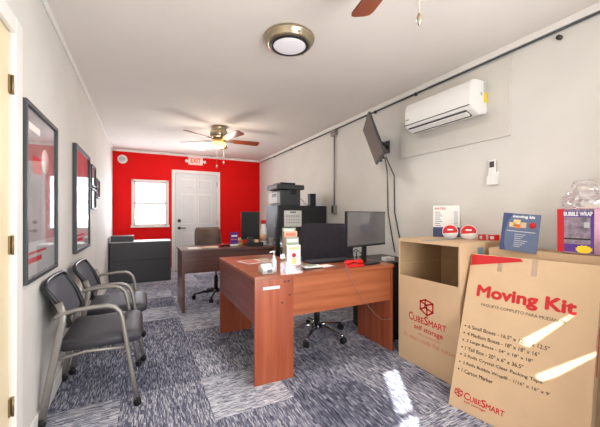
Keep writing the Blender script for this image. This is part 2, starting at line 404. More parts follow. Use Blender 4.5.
# ------------------------------------------------------------------ cabinets
t = thing('lateral_file_cabinet', 'low charcoal two-drawer lateral file cabinet under the back window', 'cabinet', (-.505, 6.0, 0))
pt('body', t, lambda b: b.box((0, .015, 0), (.95, .46, .70), 'charcoal', .003))
for z0, z1 in ((.01, .385), (.395, .69)):
    dr = pt('drawer', t, lambda b: b.box((.006, 0, z0), (.944, .02, z1), 'charcoal', .003))
pt('top_edge', t, lambda b: b.box((-.004, -.006, .70), (.954, .465, .712), 'lgrey', .002))
t = tag(MB().box((-.49, 6.03, .713), (-.15, 6.36, .81), 'charcoal', .004).build('storage_case'), 'small dark grey case lying on the low cabinet under the window', 'case')
t = thing('file_cabinet', 'tall black four-drawer lateral file cabinet with a printer on top', 'cabinet', (1.64, 3.88, 0))
pt('body', t, lambda b: b.box((0, .02, 0), (.785, .46, 1.305), 'blackm', .003))
for k in range(4):
    z0 = .03+k*.318
    dr = pt('drawer', t, lambda b: b.box((.008, 0, z0), (.777, .022, z0+.312), 'blackm', .004))
    pt('handle', dr, lambda b: b.box((.40, -.012, z0+.22), (.54, 0.002, z0+.235), 'black', .002))
t = thing('calendar_sheet', 'white calendar sheet stuck on the front of the tall black cabinet', 'paper', (1.73, 3.876, 1.01))
pt('sheet', t, lambda b: b.box((0, 0, 0), (.27, .001, .225), 'paper'))
b = MB()
for i in range(6):
    for j in range(3): b.box((.03+i*.037, -.001, .05+j*.04), (.052+i*.037, .0, .068+j*.04 if j < 2 else .165), 'lgrey')
b.box((.09, -.001, .195), (.18, 0, .21), 'navy'); b.build('print', t)
t = thing('pedestal_cabinet', 'narrow black metal cabinet between the cherry desk and the open box', 'cabinet', (1.99, 2.16, 0))
pt('body', t, lambda b: b.box((0, 0, .02), (.40, .5, .70), 'blackm', .005))
pt('top', t, lambda b: b.box((-.012, -.012, .70), (.412, .51, .735), 'black', .008))
pt('plinth', t, lambda b: b.box((.02, .02, 0), (.38, .48, .02), 'black'))
tag(MB().box((2.03, 2.2, .736), (2.13, 2.27, .775), 'white', .006).build('power_adapter'), 'small white adapter lying on the narrow black cabinet', 'adapter')

# ------------------------------------------------------------------ guest chairs
def guest_chair():
    t = thing('guest_chair', 'x', 'chair')
    def arc(y):
        P = [(.06, y, .60), (.09, y, .618), (.16, y, .632), (.25, y, .638), (.315, y, .636), (.35, y, .622), (.375, y, .595), (.388, y, .55)]
        return P+[(.41, y, .40), (.44, y, .2), (.466, y, .04)]
    for sgn in (-1, 1):
        y = sgn*.275
        pt('arm_frame', t, lambda b: b.tube(arc(y), .0125, 'silver', 10))
        lg = pt('leg', t, lambda b: b.tube([(0.0, y, .03), (.045, y, .30), (.092, y, .56), (.098, y, .62), (.075, y-sgn*.01, .68)], 1, 'silver', 10, flat=(.019, .009)))
        for q in ((.0, y), (.468, y)):
            def cas(b):
                b.cyl((q[0], q[1]-.012, .022), (q[0], q[1]+.012, .022), .022, 'rubber', 14); b.cyl((q[0], q[1], .02), (q[0], q[1], .055), .014, 'rubber', 10)
            pt('foot', t, cas)
    def fr(b):
        b.tube([(.06, -.27, .37), (.06, .27, .37)], .009, 'silver'); b.tube([(.42, -.27, .37), (.42, .27, .37)], .009, 'silver')
        for s in (-1, 1): b.tube([(.055, s*.265, .36), (.2, s*.25, .378), (.42, s*.265, .37)], .009, 'silver')
    pt('seat_frame', t, fr)
    def seat(u, v):
        return 0
    def sf(b):
        # cushion with waterfall front: profile along x swept in y
        n = 14; prof = [(.075, .40), (.075, .445), (.09, .458), (.2, .452), (.33, .458), (.43, .462), (.475, .452), (.497, .425), (.49, .395), (.46, .382), (.2, .385), (.09, .388)]
        t_ = bmesh.new(); rings = []
        for j in range(n+1):
            y = -.25+.5*j/n; e = 1-abs(2*j/n-1)**6*.5; rings.append([t_.verts.new((.28+(x-.28)*(.94+.06*e), y, .42+(z-.42)*(.55+.45*e))) for x, z in prof])
        for A, B in zip(rings, rings[1:]):
            for k in range(len(prof)): t_.faces.new([A[k], A[(k+1) % len(prof)], B[(k+1) % len(prof)], B[k]])
        t_.faces.new(rings[0][::-1]); t_.faces.new(rings[-1]); bmesh.ops.recalc_face_normals(t_, faces=t_.faces[:]); b._merge(t_, 'vinyl', True)
    pt('seat', t, sf)
    def bp(u, v):
        y = (u-.5)*.49*(1-.12*(1-v)**2); z = .520+.265*v; x = .088-.075*v-.0+.055*(abs(2*u-1)**2.2)*(.4+.6*(1-v))+.012*math.sin(v*PI)
        # round the corners
        cu = max(0, abs(2*u-1)-.8)/.2; cv = abs(2*v-1); z = .6525+(z-.6525)*(1-.16*cu*cu)
        return Vector((x-.028, y, z))
    back = pt('backrest', t, lambda b: b.grid(bp, 16, 10, 'mesh', .014))
    rim = [bp(k/16, 0) for k in range(17)]+[bp(1, k/10) for k in range(1, 11)]+[bp(1-k/16, 1) for k in range(1, 17)]+[bp(0, 1-k/10) for k in range(1, 10)]
    pt('rim', back, lambda b: b.tube([p+Vector((.004, 0, 0)) for p in rim], .013, 'black', 8, closed=True))
    return t
g1 = guest_chair(); g1.location = (-.5, 2.425, 0)
tag(g1, 'black padded guest chair with silver arms, nearer of the two along the left wall', 'chair', 'guest chairs along the left wall')
g2 = dup(g1); g2.location = (-.465, 3.06, 0); g2.rotation_euler = (0, 0, 0)
tag(g2, 'black padded guest chair with silver arms, farther one partly behind its twin', 'chair', 'guest chairs along the left wall')

# ------------------------------------------------------------------ office chairs
def office_chair(label, loc, rz, fab, metal, bw, bz0, bz1, base_rot=0, seat_z=.47):
    t = thing('office_chair', label, 'chair', loc, rz)
    pt('column', t, lambda b: (b.cyl((0, 0, .10), (0, 0, .30), .028, 'black'), b.cyl((0, 0, .3), (0, 0, seat_z-.06), .018, 'chrome'), b.cyl((0, 0, .075), (0, 0, .115), .042, metal)))
    for k in range(5):
        a = base_rot+2*PI*k/5; c, s = math.cos(a), math.sin(a)
        arm = pt('base_arm', t, lambda b: b.tube([(c*.03, s*.03, .098), (c*.12, s*.12, .10), (c*.28, s*.28, .07), (c*.30, s*.30, .066)], [.024, .02, .014, .012], metal, 8))
        def cs(b):
            for q in (-1, 1):
                o = Vector((c*.30, s*.30, .027))+Vector((-s, c, 0))*.013*q
                b.cyl(o-Vector((-s, c, 0))*.009, o+Vector((-s, c, 0))*.009, .0265, 'rubber', 16)
            b.cyl((c*.3, s*.3, .03), (c*.3, s*.3, .072), .009, 'black', 8)
        pt('caster', arm, cs)
    pt('seat', t, lambda b: b.box((-.25, -.25, seat_z-.04), (.24, .25, seat_z+.05), fab, .035, 4))
    pt('seat_plate', t, lambda b: b.box((-.14, -.12, seat_z-.065), (.12, .12, seat_z-.04), 'black', .004))
    def bp(b):
        n = 12
        t_ = bmesh.new(); rows = []
        for j in range(n+1):
            v = j/n; z = bz0+(bz1-bz0)*v
            hw = bw/2*(.93+.07*math.sin(v*PI))*(1-max(0, v-.85)**2*4.5)*(1-max(0, .15-v)**2*4.5)
            th = .045*(math.sin(min(1, max(0.0, v*1.0))*PI)**.35 if 0 < v < 1 else .25)
            row = []
            for k in range(17):
                u = k/16*2-1; row.append((Vector((-.27-.05*v-.0+.04*u*u+th*(1-abs(u)**5), u*hw, z)), Vector((-.27-.05*v+.04*u*u-th*(1-abs(u)**5)*.7-.008, u*hw, z))))
            rows.append([t_.verts.new(p[0]) for p in row]+[t_.verts.new(p[1]) for p in row[::-1]])
        for A, B in zip(rows, rows[1:]):
            for k in range(len(A)): t_.faces.new([A[k], A[(k+1) % len(A)], B[(k+1) % len(A)], B[k]])
        t_.faces.new(rows[0][::-1]); t_.faces.new(rows[-1]); bmesh.ops.recalc_face_normals(t_, faces=t_.faces[:]); b._merge(t_, fab, True)
    pt('backrest', t, bp)
    pt('back_bracket', t, lambda b: b.tube([(-.08, 0, seat_z-.055), (-.24, 0, seat_z-.05), (-.315, 0, seat_z+.02), (-.325, 0, bz0+.12)], 1, 'black', 8, flat=(.03, .008)))
    return t
A1 = math.atan2(-.6, -.8)
office_chair('dark purple fabric office chair with chrome star base behind the cherry desk', (1.51, 2.60, 0), math.atan2(-.66, -.75), 'fabric', 'chrome', .60, .56, 1.085, 0)
b2 = office_chair('brown leather office chair behind the dark desk near the back door', (.93, 4.47, 0), math.radians(-76), 'leather', 'blackm', .42, .56, .99, .6)

# ------------------------------------------------------------------ monitors
def monitor(label, loc, rz, w_, zb, zt, scr, body='black', base=(.2, .16)):
    t = thing('computer_monitor', label, 'monitor', loc, rz)
    hw = w_/2
    pt('housing', t, lambda b: b.box((-hw, .004, zb), (hw, .03, zt), body, .004))
    pt('screen', t, lambda b: b.box((-hw+.008, .0015, zb+.016), (hw-.008, .006, zt-.008), scr, .001))
    pt('neck', t, lambda b: b.box((-.025, .03, .008), (.025, .05, (zb+zt)/2), body, .004))
    pt('base', t, lambda b: b.prism(rrect(-base[0]/2, -base[1]/2+.02, base[0]/2, base[1]/2+.02, .03), 0, .012, body, .002))
    return t
monitor('black desktop monitor with glossy grey screen on the cherry desk', (1.75, 2.13, .751), math.atan2(.115, .52), .53, .15, .455, 'greyscreen', base=(.22, .18))
monitor('black monitor seen from the side on the dark desk by the tall cabinet', (1.36, 4.23, .751), math.radians(-18), .26, .07, .47, 'darkscreen')

def mk(name, label, cat, fn, loc=(0, 0, 0), rz=0, group=None):
    b = MB(); fn(b); o = b.build(name); o.location = loc; o.rotation_euler = (0, 0, rz); return tag(o, label, cat, group)
# desk A items
ZT = .7505
def keyboard(label, loc, rz):
    t = thing('keyboard', label, 'keyboard', loc, rz)
    pt('case', t, lambda b: b.box((-.22, -.07, 0), (.22, .07, .016), 'black', .004))
    b = MB()
    for j in range(5):
        for i in range(17):
            b.box((-.212+i*.025, -.06+j*.025, .016), (-.191+i*.025, -.040+j*.025, .022), 'charcoal')
    b.build('keys', t)['kind'] = 'stuff'
keyboard('black keyboard lying on the cherry desk in front of the office chair', (1.50, 2.37, ZT), .0)
def telephone():
    t = thing('telephone', 'bright red desk telephone lying before the monitor on the cherry desk', 'telephone', (1.555, 2.07, ZT), .0)
    pt('body', t, lambda b: b.prism([(-.075, -.03), (.075, -.045), (.085, .035), (-.065, .05)], 0, .018, 'redplastic', .004))
    pt('handset', t, lambda b: b.tube([(-.08, .012, .03), (-.055, .01, .036), (0, 0, .042), (.055, -.01, .036), (.082, -.012, .03)], [.016, .018, .010, .018, .016], 'redplastic', 12))
telephone()
mk('paper_pad', 'grey and white note pads heaped beside the keyboard on the cherry desk', 'notepad', lambda b: (b.box((-.10, -.06, 0), (.09, .06, .010), 'charcoal', .002, mtx=Matrix.Rotation(.3, 4, 'Z')), b.box((-.06, -.05, .010), (.09, .05, .018), 'paper', .001, mtx=Matrix.Rotation(-.1, 4, 'Z')), b.box((-.04, -.03, .018), (.06, .05, .021), 'sage', .001, mtx=Matrix.Rotation(.4, 4, 'Z'))), (1.19, 2.16, ZT))
mk('computer_mouse', 'pale computer mouse beside the leaflet holder on the cherry desk', 'mouse', lambda b: b.lathe([(.002, 0), (.033, .002), (.034, .012), (.026, .026), (.012, .032), (.002, .033)], 'lgrey', sx=1.5), (1.16, 2.31, ZT), .5)
mk('sheet_of_paper', 'reddish printed sheet flat on the corner of the cherry desk', 'paper', lambda b: (b.box((-.15, -.105, 0), (.15, .105, .002), 'paper'), b.box((-.14, -.09, .002), (.02, .09, .0024), 'fadeink'), b.box((.04, -.09, .002), (.14, .09, .0024), 'sky')), (.93, 2.70, ZT), .25)
mk('sheet_of_paper', 'plain white sheet beside the red telephone on the cherry desk', 'paper', lambda b: b.box((-.09, -.05, 0), (.09, .05, .0015), 'paper'), (1.33, 2.19, ZT), .2)
# sanitizer pump bottle
t = thing('pump_bottle', 'small clear pump bottle between card holder and leaflets on the cherry desk', 'bottle', (.872, 2.14, ZT))
pt('body', t, lambda b: b.lathe([(.018, 0), (.02, .004), (.02, .085), (.015, .098), (.009, .103), (.009, .11)], 'gel'))
pt('pump', t, lambda b: (b.cyl((0, 0, .108), (0, 0, .122), .010, 'white', 14), b.cyl((0, 0, .12), (0, 0, .15), .004, 'white', 8), b.tube([(.006, 0, .15), (-.01, 0, .152), (-.035, 0, .146)], .0055, 'white', 8)))
# business card holder
t = thing('card_holder', 'clear acrylic holder of business cards at the front corner of the cherry desk', 'holder', (.795, 2.085, ZT), .15)
def ch(b):
    b.box((-.05, -.03, 0), (.05, .035, .004), 'acrylic'); b.box((-.05, -.032, 0), (.05, -.028, .03), 'acrylic'); b.box((-.05, .03, 0), (.05, .034, .065), 'acrylic')
    b.box((-.03, .034, 0), (.03, .05, .11), 'acrylic'); b.box((-.052, -.03, 0), (-.05, .035, .04), 'acrylic'); b.box((.05, -.03, 0), (.052, .035, .04), 'acrylic')
pt('stand', t, ch)
pt('card', t, lambda b: (b.box((-.045, -.024, .005), (.045, -.004, .045), 'paper'), b.box((-.01, -.0245, .012), (.03, -.0238, .034), 'slate')))
pt('card', t, lambda b: b.box((-.04, .006, .005), (.04, .026, .07), 'paper'))
# brochure holder, tiers rising to the back
t = thing('leaflet_holder', 'clear stepped holder of colourful leaflets on the cherry desk front edge', 'holder', (1.005, 2.10, ZT), -.1)
def bh(b):
    b.box((-.06, -.045, 0), (.06, .10, .005), 'acrylic'); b.box((-.062, -.048, 0), (.062, -.044, .05), 'acrylic')
    for s in (-1, 1): b.prism([(-.045, 0), (.10, 0), (.10, .26), (.05, .2), (-.045, .08)], -.002, .002, 'acrylic', mtx=Matrix(((0, 0, 1, s*.063), (1, 0, 0, 0), (0, 1, 0, 0), (0, 0, 0, 1))))
pt('stand', t, bh)
for k, (y, z0, z1, m1, m2) in enumerate(((-.036, .006, .20, 'paper', 'tan'), (0, .03, .255, 'sage', 'paper'), (.035, .05, .30, 'sky', 'fadeink'), (.07, .07, .325, 'sage', 'paper'))):
    def lf(b):
        b.box((-.052, y, z0), (.052, y+.022, z1), m1); b.box((-.04, y-.0008, z1-.035), (.04, y, z1-.012), m2)
        if k == 0:
            b.lathe([(.0, 0), (.017, 0), (.017, .001)], 'redink', mtx=Matrix.Translation((0, y, .125)) @ Matrix.Rotation(PI/2, 4, 'X')); b.box((-.02, y-.001, .06), (.02, y, .105), 'tan'); b.box((-.052, y-.001, .03), (.052, y, .05), 'redink')
    pt('leaflet', t, lf)
# cable over the desk edge
mk('cable', 'thin grey cable hanging over the front of the cherry desk', 'cable', lambda b: b.tube([(1.40, 2.16, .754), (1.41, 2.05, .754), (1.415, 1.995, .753), (1.425, 1.987, .735), (1.48, 1.986, .64), (1.56, 1.986, .53), (1.65, 1.986, .42), (1.72, 1.986, .345), (1.78, 1.986, .30), (1.85, 1.988, .285), (1.90, 1.992, .29)], .0018, 'silver', 6))
mk('cable', 'bundle of black and white cables tangled behind the monitor base', 'cable', lambda b: [b.tube([(1.72+.02*i, 2.30, .758+i*.004), (1.74+.02*i, 2.33, .83), (1.80+.02*i, 2.36, .85-.01*i), (1.86, 2.34, .80), (1.88+.01*i, 2.40, .758+i*.004)], .005, 'lgrey' if i % 2 else 'black', 6) for i in range(4)])

# desk B items
t = thing('sign_stand', 'small purple sign in an acrylic stand on the dark desk', 'sign', (1.10, 4.12, ZT), .1)
pt('card', t, lambda b: (b.box((-.055, 0, .03), (.055, .004, .19), 'purple'), b.box((-.04, -.001, .13), (.04, 0, .15), 'white'), b.box((-.045, -.001, .085), (.045, 0, .10), 'fadeink')))
pt('stand', t, lambda b: (b.box((-.06, -.03, 0), (.06, .04, .006), 'acrylic'), b.box((-.055, -.002, .006), (.055, .006, .03), 'white')))
mk('bottle', 'white bottle with a red cap on the dark desk by the tall cabinet', 'bottle', lambda b: (b.lathe([(.04, 0), (.045, .005), (.045, .22), (.035, .27), (.03, .3)], 'white'), b.lathe([(.036, .3), (.036, .35), (.03, .355)], 'redplastic'), b.lathe([(.0455, .06), (.0455, .15)], 'sky')), (1.52, 4.12, ZT))
mk('cup', 'white cup standing right of the bottle on the dark desk', 'cup', lambda b: b.lathe([(.028, 0), (.035, .1), (.036, .10), (.03, .097)], 'white'), (1.585, 4.0, ZT))
mk('desk_organizer', 'black desk organizer in front of the monitor on the dark desk', 'organizer', lambda b: (b.box((-.11, -.06, 0), (.11, .06, .05), 'black', .004), b.box((-.09, -.02, .05), (-.02, .05, .12), 'blackm', .004), b.box((0, -.03, .05), (.05, .04, .085), 'tan', .002), b.cyl((.08, 0, .05), (.085, .01, .15), .005, 'orange', 8)), (1.36, 4.05, ZT))
mk('small_box', 'small orange and tan box behind the purple sign on the dark desk', 'box', lambda b: (b.box((-.07, -.04, 0), (.07, .04, .09), 'tan', .002), b.box((-.071, -.041, .03), (.071, -.039, .06), 'orange')), (1.20, 4.33, ZT), .2)
mk('paper_stack', 'loose white papers along the left end of the dark desk', 'paper', lambda b: (b.box((-.18, -.08, 0), (.18, .08, .006), 'paper'), b.box((-.05, -.1, .006), (.2, .05, .010), 'sky', mtx=Matrix.Rotation(.3, 4, 'Z'))), (.68, 4.1, ZT), .05)
mk('stapler', 'dark stapler lying left of the purple sign on the dark desk', 'stapler', lambda b: (b.box((-.08, -.02, 0), (.08, .02, .014), 'black', .004), b.tube([(-.08, 0, .02), (0, 0, .034), (.075, 0, .04)], 1, 'redplastic', 8, flat=(.016, .010))), (.97, 4.15, ZT), .4)

# printer and box on the tall cabinet
t = thing('printer', 'dark grey multifunction printer on top of the tall black cabinet', 'printer', (1.66, 3.95, 1.306))
pt('body', t, lambda b: b.box((.05, 0, 0), (.36, .36, .22), 'charcoal', .01))
pt('control_panel', t, lambda b: (b.box((0, .02, .03), (.055, .34, .19), 'lgrey', .008), b.box((-.004, .05, .12), (.002, .20, .17), 'black', .002)))
pt('scanner_lid', t, lambda b: b.box((-.01, -.01, .23), (.42, .37, .30), 'charcoal', .012))
pt('paper_tray', t, lambda b: b.box((.06, .04, .30), (.30, .30, .33), 'black', .008))
pt('hinge_block', t, lambda b: b.box((.20, -.012, .16), (.29, .01, .235), 'black', .004))
mk('speaker', 'small black box with a grille on the right end of the tall cabinet', 'speaker', lambda b: (b.box((-.05, -.04, 0), (.05, .04, .19), 'black', .006), b.box((-.035, -.042, .02), (.035, -.039, .15), 'blackm', .002)), (2.29, 4.1, 1.306))
mk('cable', 'thin black cable running from the printer along the top of the tall cabinet', 'cable', lambda b: b.tube([(2.03, 4.0, 1.42), (2.08, 3.99, 1.38), (2.14, 3.99, 1.32), (2.2, 4.02, 1.311), (2.235, 4.05, 1.311)], .004, 'black', 6))

# ------------------------------------------------------------------ wardrobe box (open front)
t = thing('wardrobe_box', 'tall open-fronted cardboard box printed in red, standing against the right wall', 'box', (1.9, 1.914, 0), -PI/2)
# local: +x runs toward the camera (world -y), +y toward the wall (world +x)
W_, Dp, Hh, c_ = .558, .515, .983, .006
def wb(b):
    b.box((0, 0, 0), (W_, c_, .685), 'card'); b.box((0, 0, .685), (.012, c_, Hh), 'card'); b.box((W_-.012, 0, .685), (W_, c_, Hh), 'card')
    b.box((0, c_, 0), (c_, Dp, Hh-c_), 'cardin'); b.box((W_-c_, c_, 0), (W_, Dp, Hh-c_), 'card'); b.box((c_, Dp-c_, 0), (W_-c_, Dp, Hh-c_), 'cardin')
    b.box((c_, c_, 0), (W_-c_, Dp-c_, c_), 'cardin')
pt('body', t, wb)
pt('top_flap', t, lambda b: (b.box((0, -.004, Hh-c_), (W_/2-.002, Dp, Hh), 'card'), b.box((W_/2+.002, -.004, Hh-c_), (W_, Dp, Hh), 'card'), b.box((0, -.004, Hh-.024), (W_, 0, Hh-c_), 'card')))
pt('tape', t, lambda b: b.box((W_/2-.03, -.006, Hh), (W_/2+.03, Dp, Hh+.001), 'bluegrey'))
pt('crease', t, lambda b: (b.box((c_, Dp-c_-.001, .77), (W_-c_, Dp-c_, .774), 'card'), b.box((c_, c_, .77), (c_+.001, Dp-c_, .774), 'card')))
pt('side_label', t, lambda b: b.box((W_, .19, Hh-.09), (W_+.001, .25, Hh-.035), 'bluegrey'))
def cube_logo(b, s, th, m, mtx):
    # outlined cube: hexagon rim plus inner edges, drawn in a unit square scaled by s
    P = {'a': (.0, .28), 'b': (.0, .82), 'c': (.42, 1.0), 'd': (1.0, .86), 'e': (1.0, .30), 'f': (.55, .0), 'g': (.52, .66), 'h': (.38, .48), 'i': (.42, 1.0)}
    E_ = ['ab', 'bc', 'cd', 'de', 'ef', 'fa', 'gb', 'gd', 'gf', 'ah', 'ch', 'he']
    for e in E_:
        p, q = Vector(P[e[0]]+(0,))*s, Vector(P[e[1]]+(0,))*s; d = (q-p).normalized(); nn = Vector((-d.y, d.x, 0))*th/2
        t_ = bmesh.new(); vs = [t_.verts.new(v) for v in (p-nn-d*th/2, q-nn+d*th/2, q+nn+d*th/2, p+nn-d*th/2)]
        for v in vs: v.co.z = .0007
        t_.faces.new(vs); b._merge(t_, m, False, mtx)
F = frame_mtx((0, 0, 0), (1, 0, 0), (0, 0, 1))
b = MB(); cube_logo(b, .115, .012, 'redink', F @ Matrix.Translation((.225, .42, 0))); b.build('cube_emblem', t)
def capsmall(parts, mtx, m, parent, name, bold=.012):
    x = 0
    for body, wd, ht in parts:
        lettering(name, body, mtx @ Matrix.Translation((x, 0, 0)), wd, ht, m, parent, bold); x += wd+ht*.10
capsmall([('C', .04, .062), ('UBE', .10, .045), ('S', .034, .062), ('MART', .15, .045)], F @ Matrix.Translation((.112, .345, 0)), 'redink', t, 'brand_lettering')
lettering('slogan_lettering', 'self storage', F @ Matrix.Translation((.165, .275, 0)), .26, .05, 'redink', t, .01)
b = MB(); b.box((.20, -.001, .258), (.40, 0, .261), 'fadeink'); b.box((.20, -.001, .25), (.40, 0, .252), 'fadeink'); b.build('rule', t)
lettering('tagline_lettering', "It's what's inside that matters", F @ Matrix.Translation((.06, .195, 0)), .475, .036, 'fadeink', t, 0)

# ------------------------------------------------------------------ moving kit box leaning
BL = Vector((1.689, 1.287, .001)); Dk = Vector((.17, -.985, 0)).normalized(); Vk = Vector((.316, .055, .912)); Vk = (Vk-Dk*Vk.dot(Dk)).normalized()
K = frame_mtx((0, 0, 0), Dk, Vk)      # local z points to the room (x cross y)
t = thing('moving_kit_box', 'large flat cardboard box with red Moving Kit heading, leaning at the right', 'box')
t.matrix_world = Matrix.Translation(BL) @ K
nz = (K.to_3x3() @ Vector((0, 0, 1)))
sg = 1 if nz.x < 0 else -1            # outward (room) side
KW, KH, KT = .645, .967, .085
def kb(b):
    b.box((0, 0, 0), (KW, KH, -sg*KT), 'card', .004)
    b.box((.003, KH-.001, -sg*.03), (KW-.003, KH+.003, -sg*.07), 'cardin')
t_body = MB(); 
z0, z1 = sorted((0, -sg*KT)); t_body.box((0, 0, z0), (KW, KH, z1), 'card', .004); t_body.build('body', t)
L0 = Matrix.Identity(4)
def at(u, v): return Matrix.Translation((u, v, .0))
b = MB(); T_ = bmesh.new(); T_.faces.new([T_.verts.new(v) for v in ((.004, .885, .0012), (.30, .945, .0012), (.285, .962, .0012), (.004, .962, .0012))]); b._merge(T_, 'redink'); b.build('red_corner_print', t)
lettering('heading_lettering', 'Moving Kit', at(.072, .672), .485, .088, 'redink', t, .035, lift=.0012)
lettering('subheading_lettering', 'PAQUETE COMPLETO PARA MUDANZA', at(.105, .632), .418, .020, 'ink', t, .0, lift=.001)
lines = [('6 Small Boxes - 16.5" x 12.5" x 12.5"', .415), ('4 Medium Boxes - 18" x 18" x 16"', .375), ('2 Large Boxes - 24" x 18" x 18"', .35), ('1 Tall Box - 20" x 6" x 36.5"', .31), ('2 Rolls Crystal Clear Packing Tape', .40), ("2 Rolls Bubble Wrap® - 1/16\" x 16\" x 9'", .435), ('1 Carton Marker', .175)]
for i, (s_, wd) in enumerate(lines):
    v = .478-i*.0445
    lettering('list_lettering', s_, at(.05, v), wd, .022, 'ink', t, .008, lift=.001)
b = MB()
for i in range(7): b.lathe([(0, 0), (.0045, 0), (.0045, .001)], 'ink', o=(.03, .489-i*.0445, .0002), n=10)
b.build('bullet_dots', t)['kind'] = 'stuff'
b = MB(); cube_logo(b, .042, .005, 'redink', at(.03, .068)); b.build('cube_emblem', t)
capsmall([('C', .03, .038), ('UBE', .06, .028), ('S', .022, .038), ('MART', .092, .028)], at(.085, .07), 'redink', t, 'brand_lettering', .02)
lettering('slogan_lettering', 'self storage', at(.088, .048), .12, .015, 'redink', t, .01, lift=.001)
b = MB()
b.bm.free()
for u in (.165, .345):
    b = MB(); b.box((u, .865, .0003), (u+.028, KH+.002, .0011), 'packtape'); b.box((u, KH+.0003, -.06), (u+.028, KH+.0011, .0011), 'packtape'); b.build('tape', t)
SF = Matrix.Translation((KW, 0, 0)) @ frame_mtx((0, 0, 0), (0, -1, 0), (0, 0, -1))
b = MB(); b.box((KW, .42, -.05), (KW+.001, .66, -.03), 'redink'); b.build('side_print', t)
lettering('side_lettering', 'SMART', frame_mtx((KW, .62, -.03), (0, -1, 0), (0, 0, 1)) @ Matrix.Identity(4), .3, .03, 'redink', t, .02)

# upright box behind the kit that carries the leaflet and the bubble wrap
n2 = Vector((Dk.y, -Dk.x, 0)); n2 = n2 if n2.x > 0 else -n2
o_ = BL+n2*.445; o_.z = 0
a_ = math.atan2(Dk.y, Dk.x)
t = thing('cardboard_box', 'plain cardboard box standing upright behind the leaning moving kit box', 'box', o_+Dk*.055, a_)
yk = .195
pt('body', t, lambda b: b.box((0, 0, 0), (KW-.04, yk, .945), 'card', .003))
pt('top_flap', t, lambda b: (b.box((.003, 0, .945), (KW-.043, yk/2-.002, .949), 'card'), b.box((.003, yk/2+.002, .945), (KW-.043, yk, .949), 'card')))
ZB = .9495
# ------------------------------------------------------------------ items on the boxes
ZW = .9845
t = thing('price_sign', 'white price list sign with a navy foot on the open-fronted box', 'sign', (2.34, 1.80, ZW), math.radians(-52))
Fs = frame_mtx((0, 0, 0), (1, 0, 0), (0, .12, 1))
pt('board', t, lambda b: (b.box((-.105, .20*0, 0), (.105, .004, .275), 'paper', mtx=Matrix.Rotation(-.12, 4, 'X')), b.box((-.105, -.001, .0), (.105, 0, .085), 'navy', mtx=Matrix.Rotation(-.12, 4, 'X'))))
b = MB()
for k in range(8):
    z = .215-k*.017; b.box((-.09, -.001, z), (-.05+.01*(k % 3), 0, z+.005), 'slate', mtx=Matrix.Rotation(-.12, 4, 'X')); b.box((.06, -.001, z), (.09, 0, z+.005), 'slate', mtx=Matrix.Rotation(-.12, 4, 'X'))
b.build('price_rows', t)['kind'] = 'stuff'
lettering('heading_lettering', 'RATES', Matrix.Rotation(-.12, 4, 'X') @ frame_mtx((-.09, 0, .24), (1, 0, 0), (0, 0, 1)), .085, .018, 'redink', t, .02, lift=.001)
pt('easel', t, lambda b: b.box((-.03, .003, .0), (.03, .006, .16), 'paper', mtx=Matrix.Translation((0, .05, 0)) @ Matrix.Rotation(.2, 4, 'X')))
def taperoll(label, loc, rz, cap=.5):
    t = thing('tape_roll', label, 'tape roll', loc, rz, 'tape rolls on the open box')
    R_, w_ = .058, .042
    def ring(b):
        P = [(.036, -w_/2), (R_, -w_/2), (R_, w_/2), (.036, w_/2)]
        t_ = bmesh.new(); n = 28; rings = [[t_.verts.new((r*math.cos(2*PI*k/n), y, R_+r*math.sin(2*PI*k/n))) for r, y in P] for k in range(n)]
        for k in range(n):
            A, B = rings[k], rings[(k+1) % n]
            for q in range(4): t_.faces.new([A[q], A[(q+1) % 4], B[(q+1) % 4], B[q]])
        bmesh.ops.recalc_face_normals(t_, faces=t_.faces[:]); b._merge(t_, 'redplastic', True)
    pt('roll', t, ring)
    Y = Matrix.Translation((0, -w_/2-.002, R_)) @ Matrix.Rotation(PI/2, 4, 'X')
    pt('face_label', t, lambda b: (b.lathe([(0, -.001), (.0575, -.001), (.0575, .001), (0, .001)], 'white', mtx=Y, n=28),
        b.prism([(.053*math.cos(a), .053*math.sin(a)) for a in [math.radians(-5+200*k/14) for k in range(15)]], .001, .0016, 'redink', mtx=Y),
        b.box((-.02, .012, .0016), (.02, .022, .002), 'white', mtx=Y)))
    return t
V1 = math.radians(-52)
taperoll('red and white packing tape roll just in front of the price sign', (2.18, 1.642, ZW), V1)
r_ = taperoll('red and white packing tape roll beside the small red boxes', (2.243, 1.53, ZW), V1)
def redbox(label, loc, rz, w_):
    t = thing('tape_box', label, 'box', loc, rz, 'small red boxes on the open box')
    pt('carton', t, lambda b: b.box((-w_/2, -.025, 0), (w_/2, .025, .042), 'redplastic', .002))
    pt('print', t, lambda b: (b.box((-w_*.35, -.0262, .008), (-w_*.02, -.0248, .032), 'white'), b.box((-w_*.3, -.016, .042), (w_*.2, .012, .0425), 'white')))
redbox('tiny red and white box right beside the tape roll on the open box', (2.325, 1.475, ZW), V1, .05)
redbox('wider red and white box at the right end of the open box top', (2.365, 1.41, ZW), V1, .07)
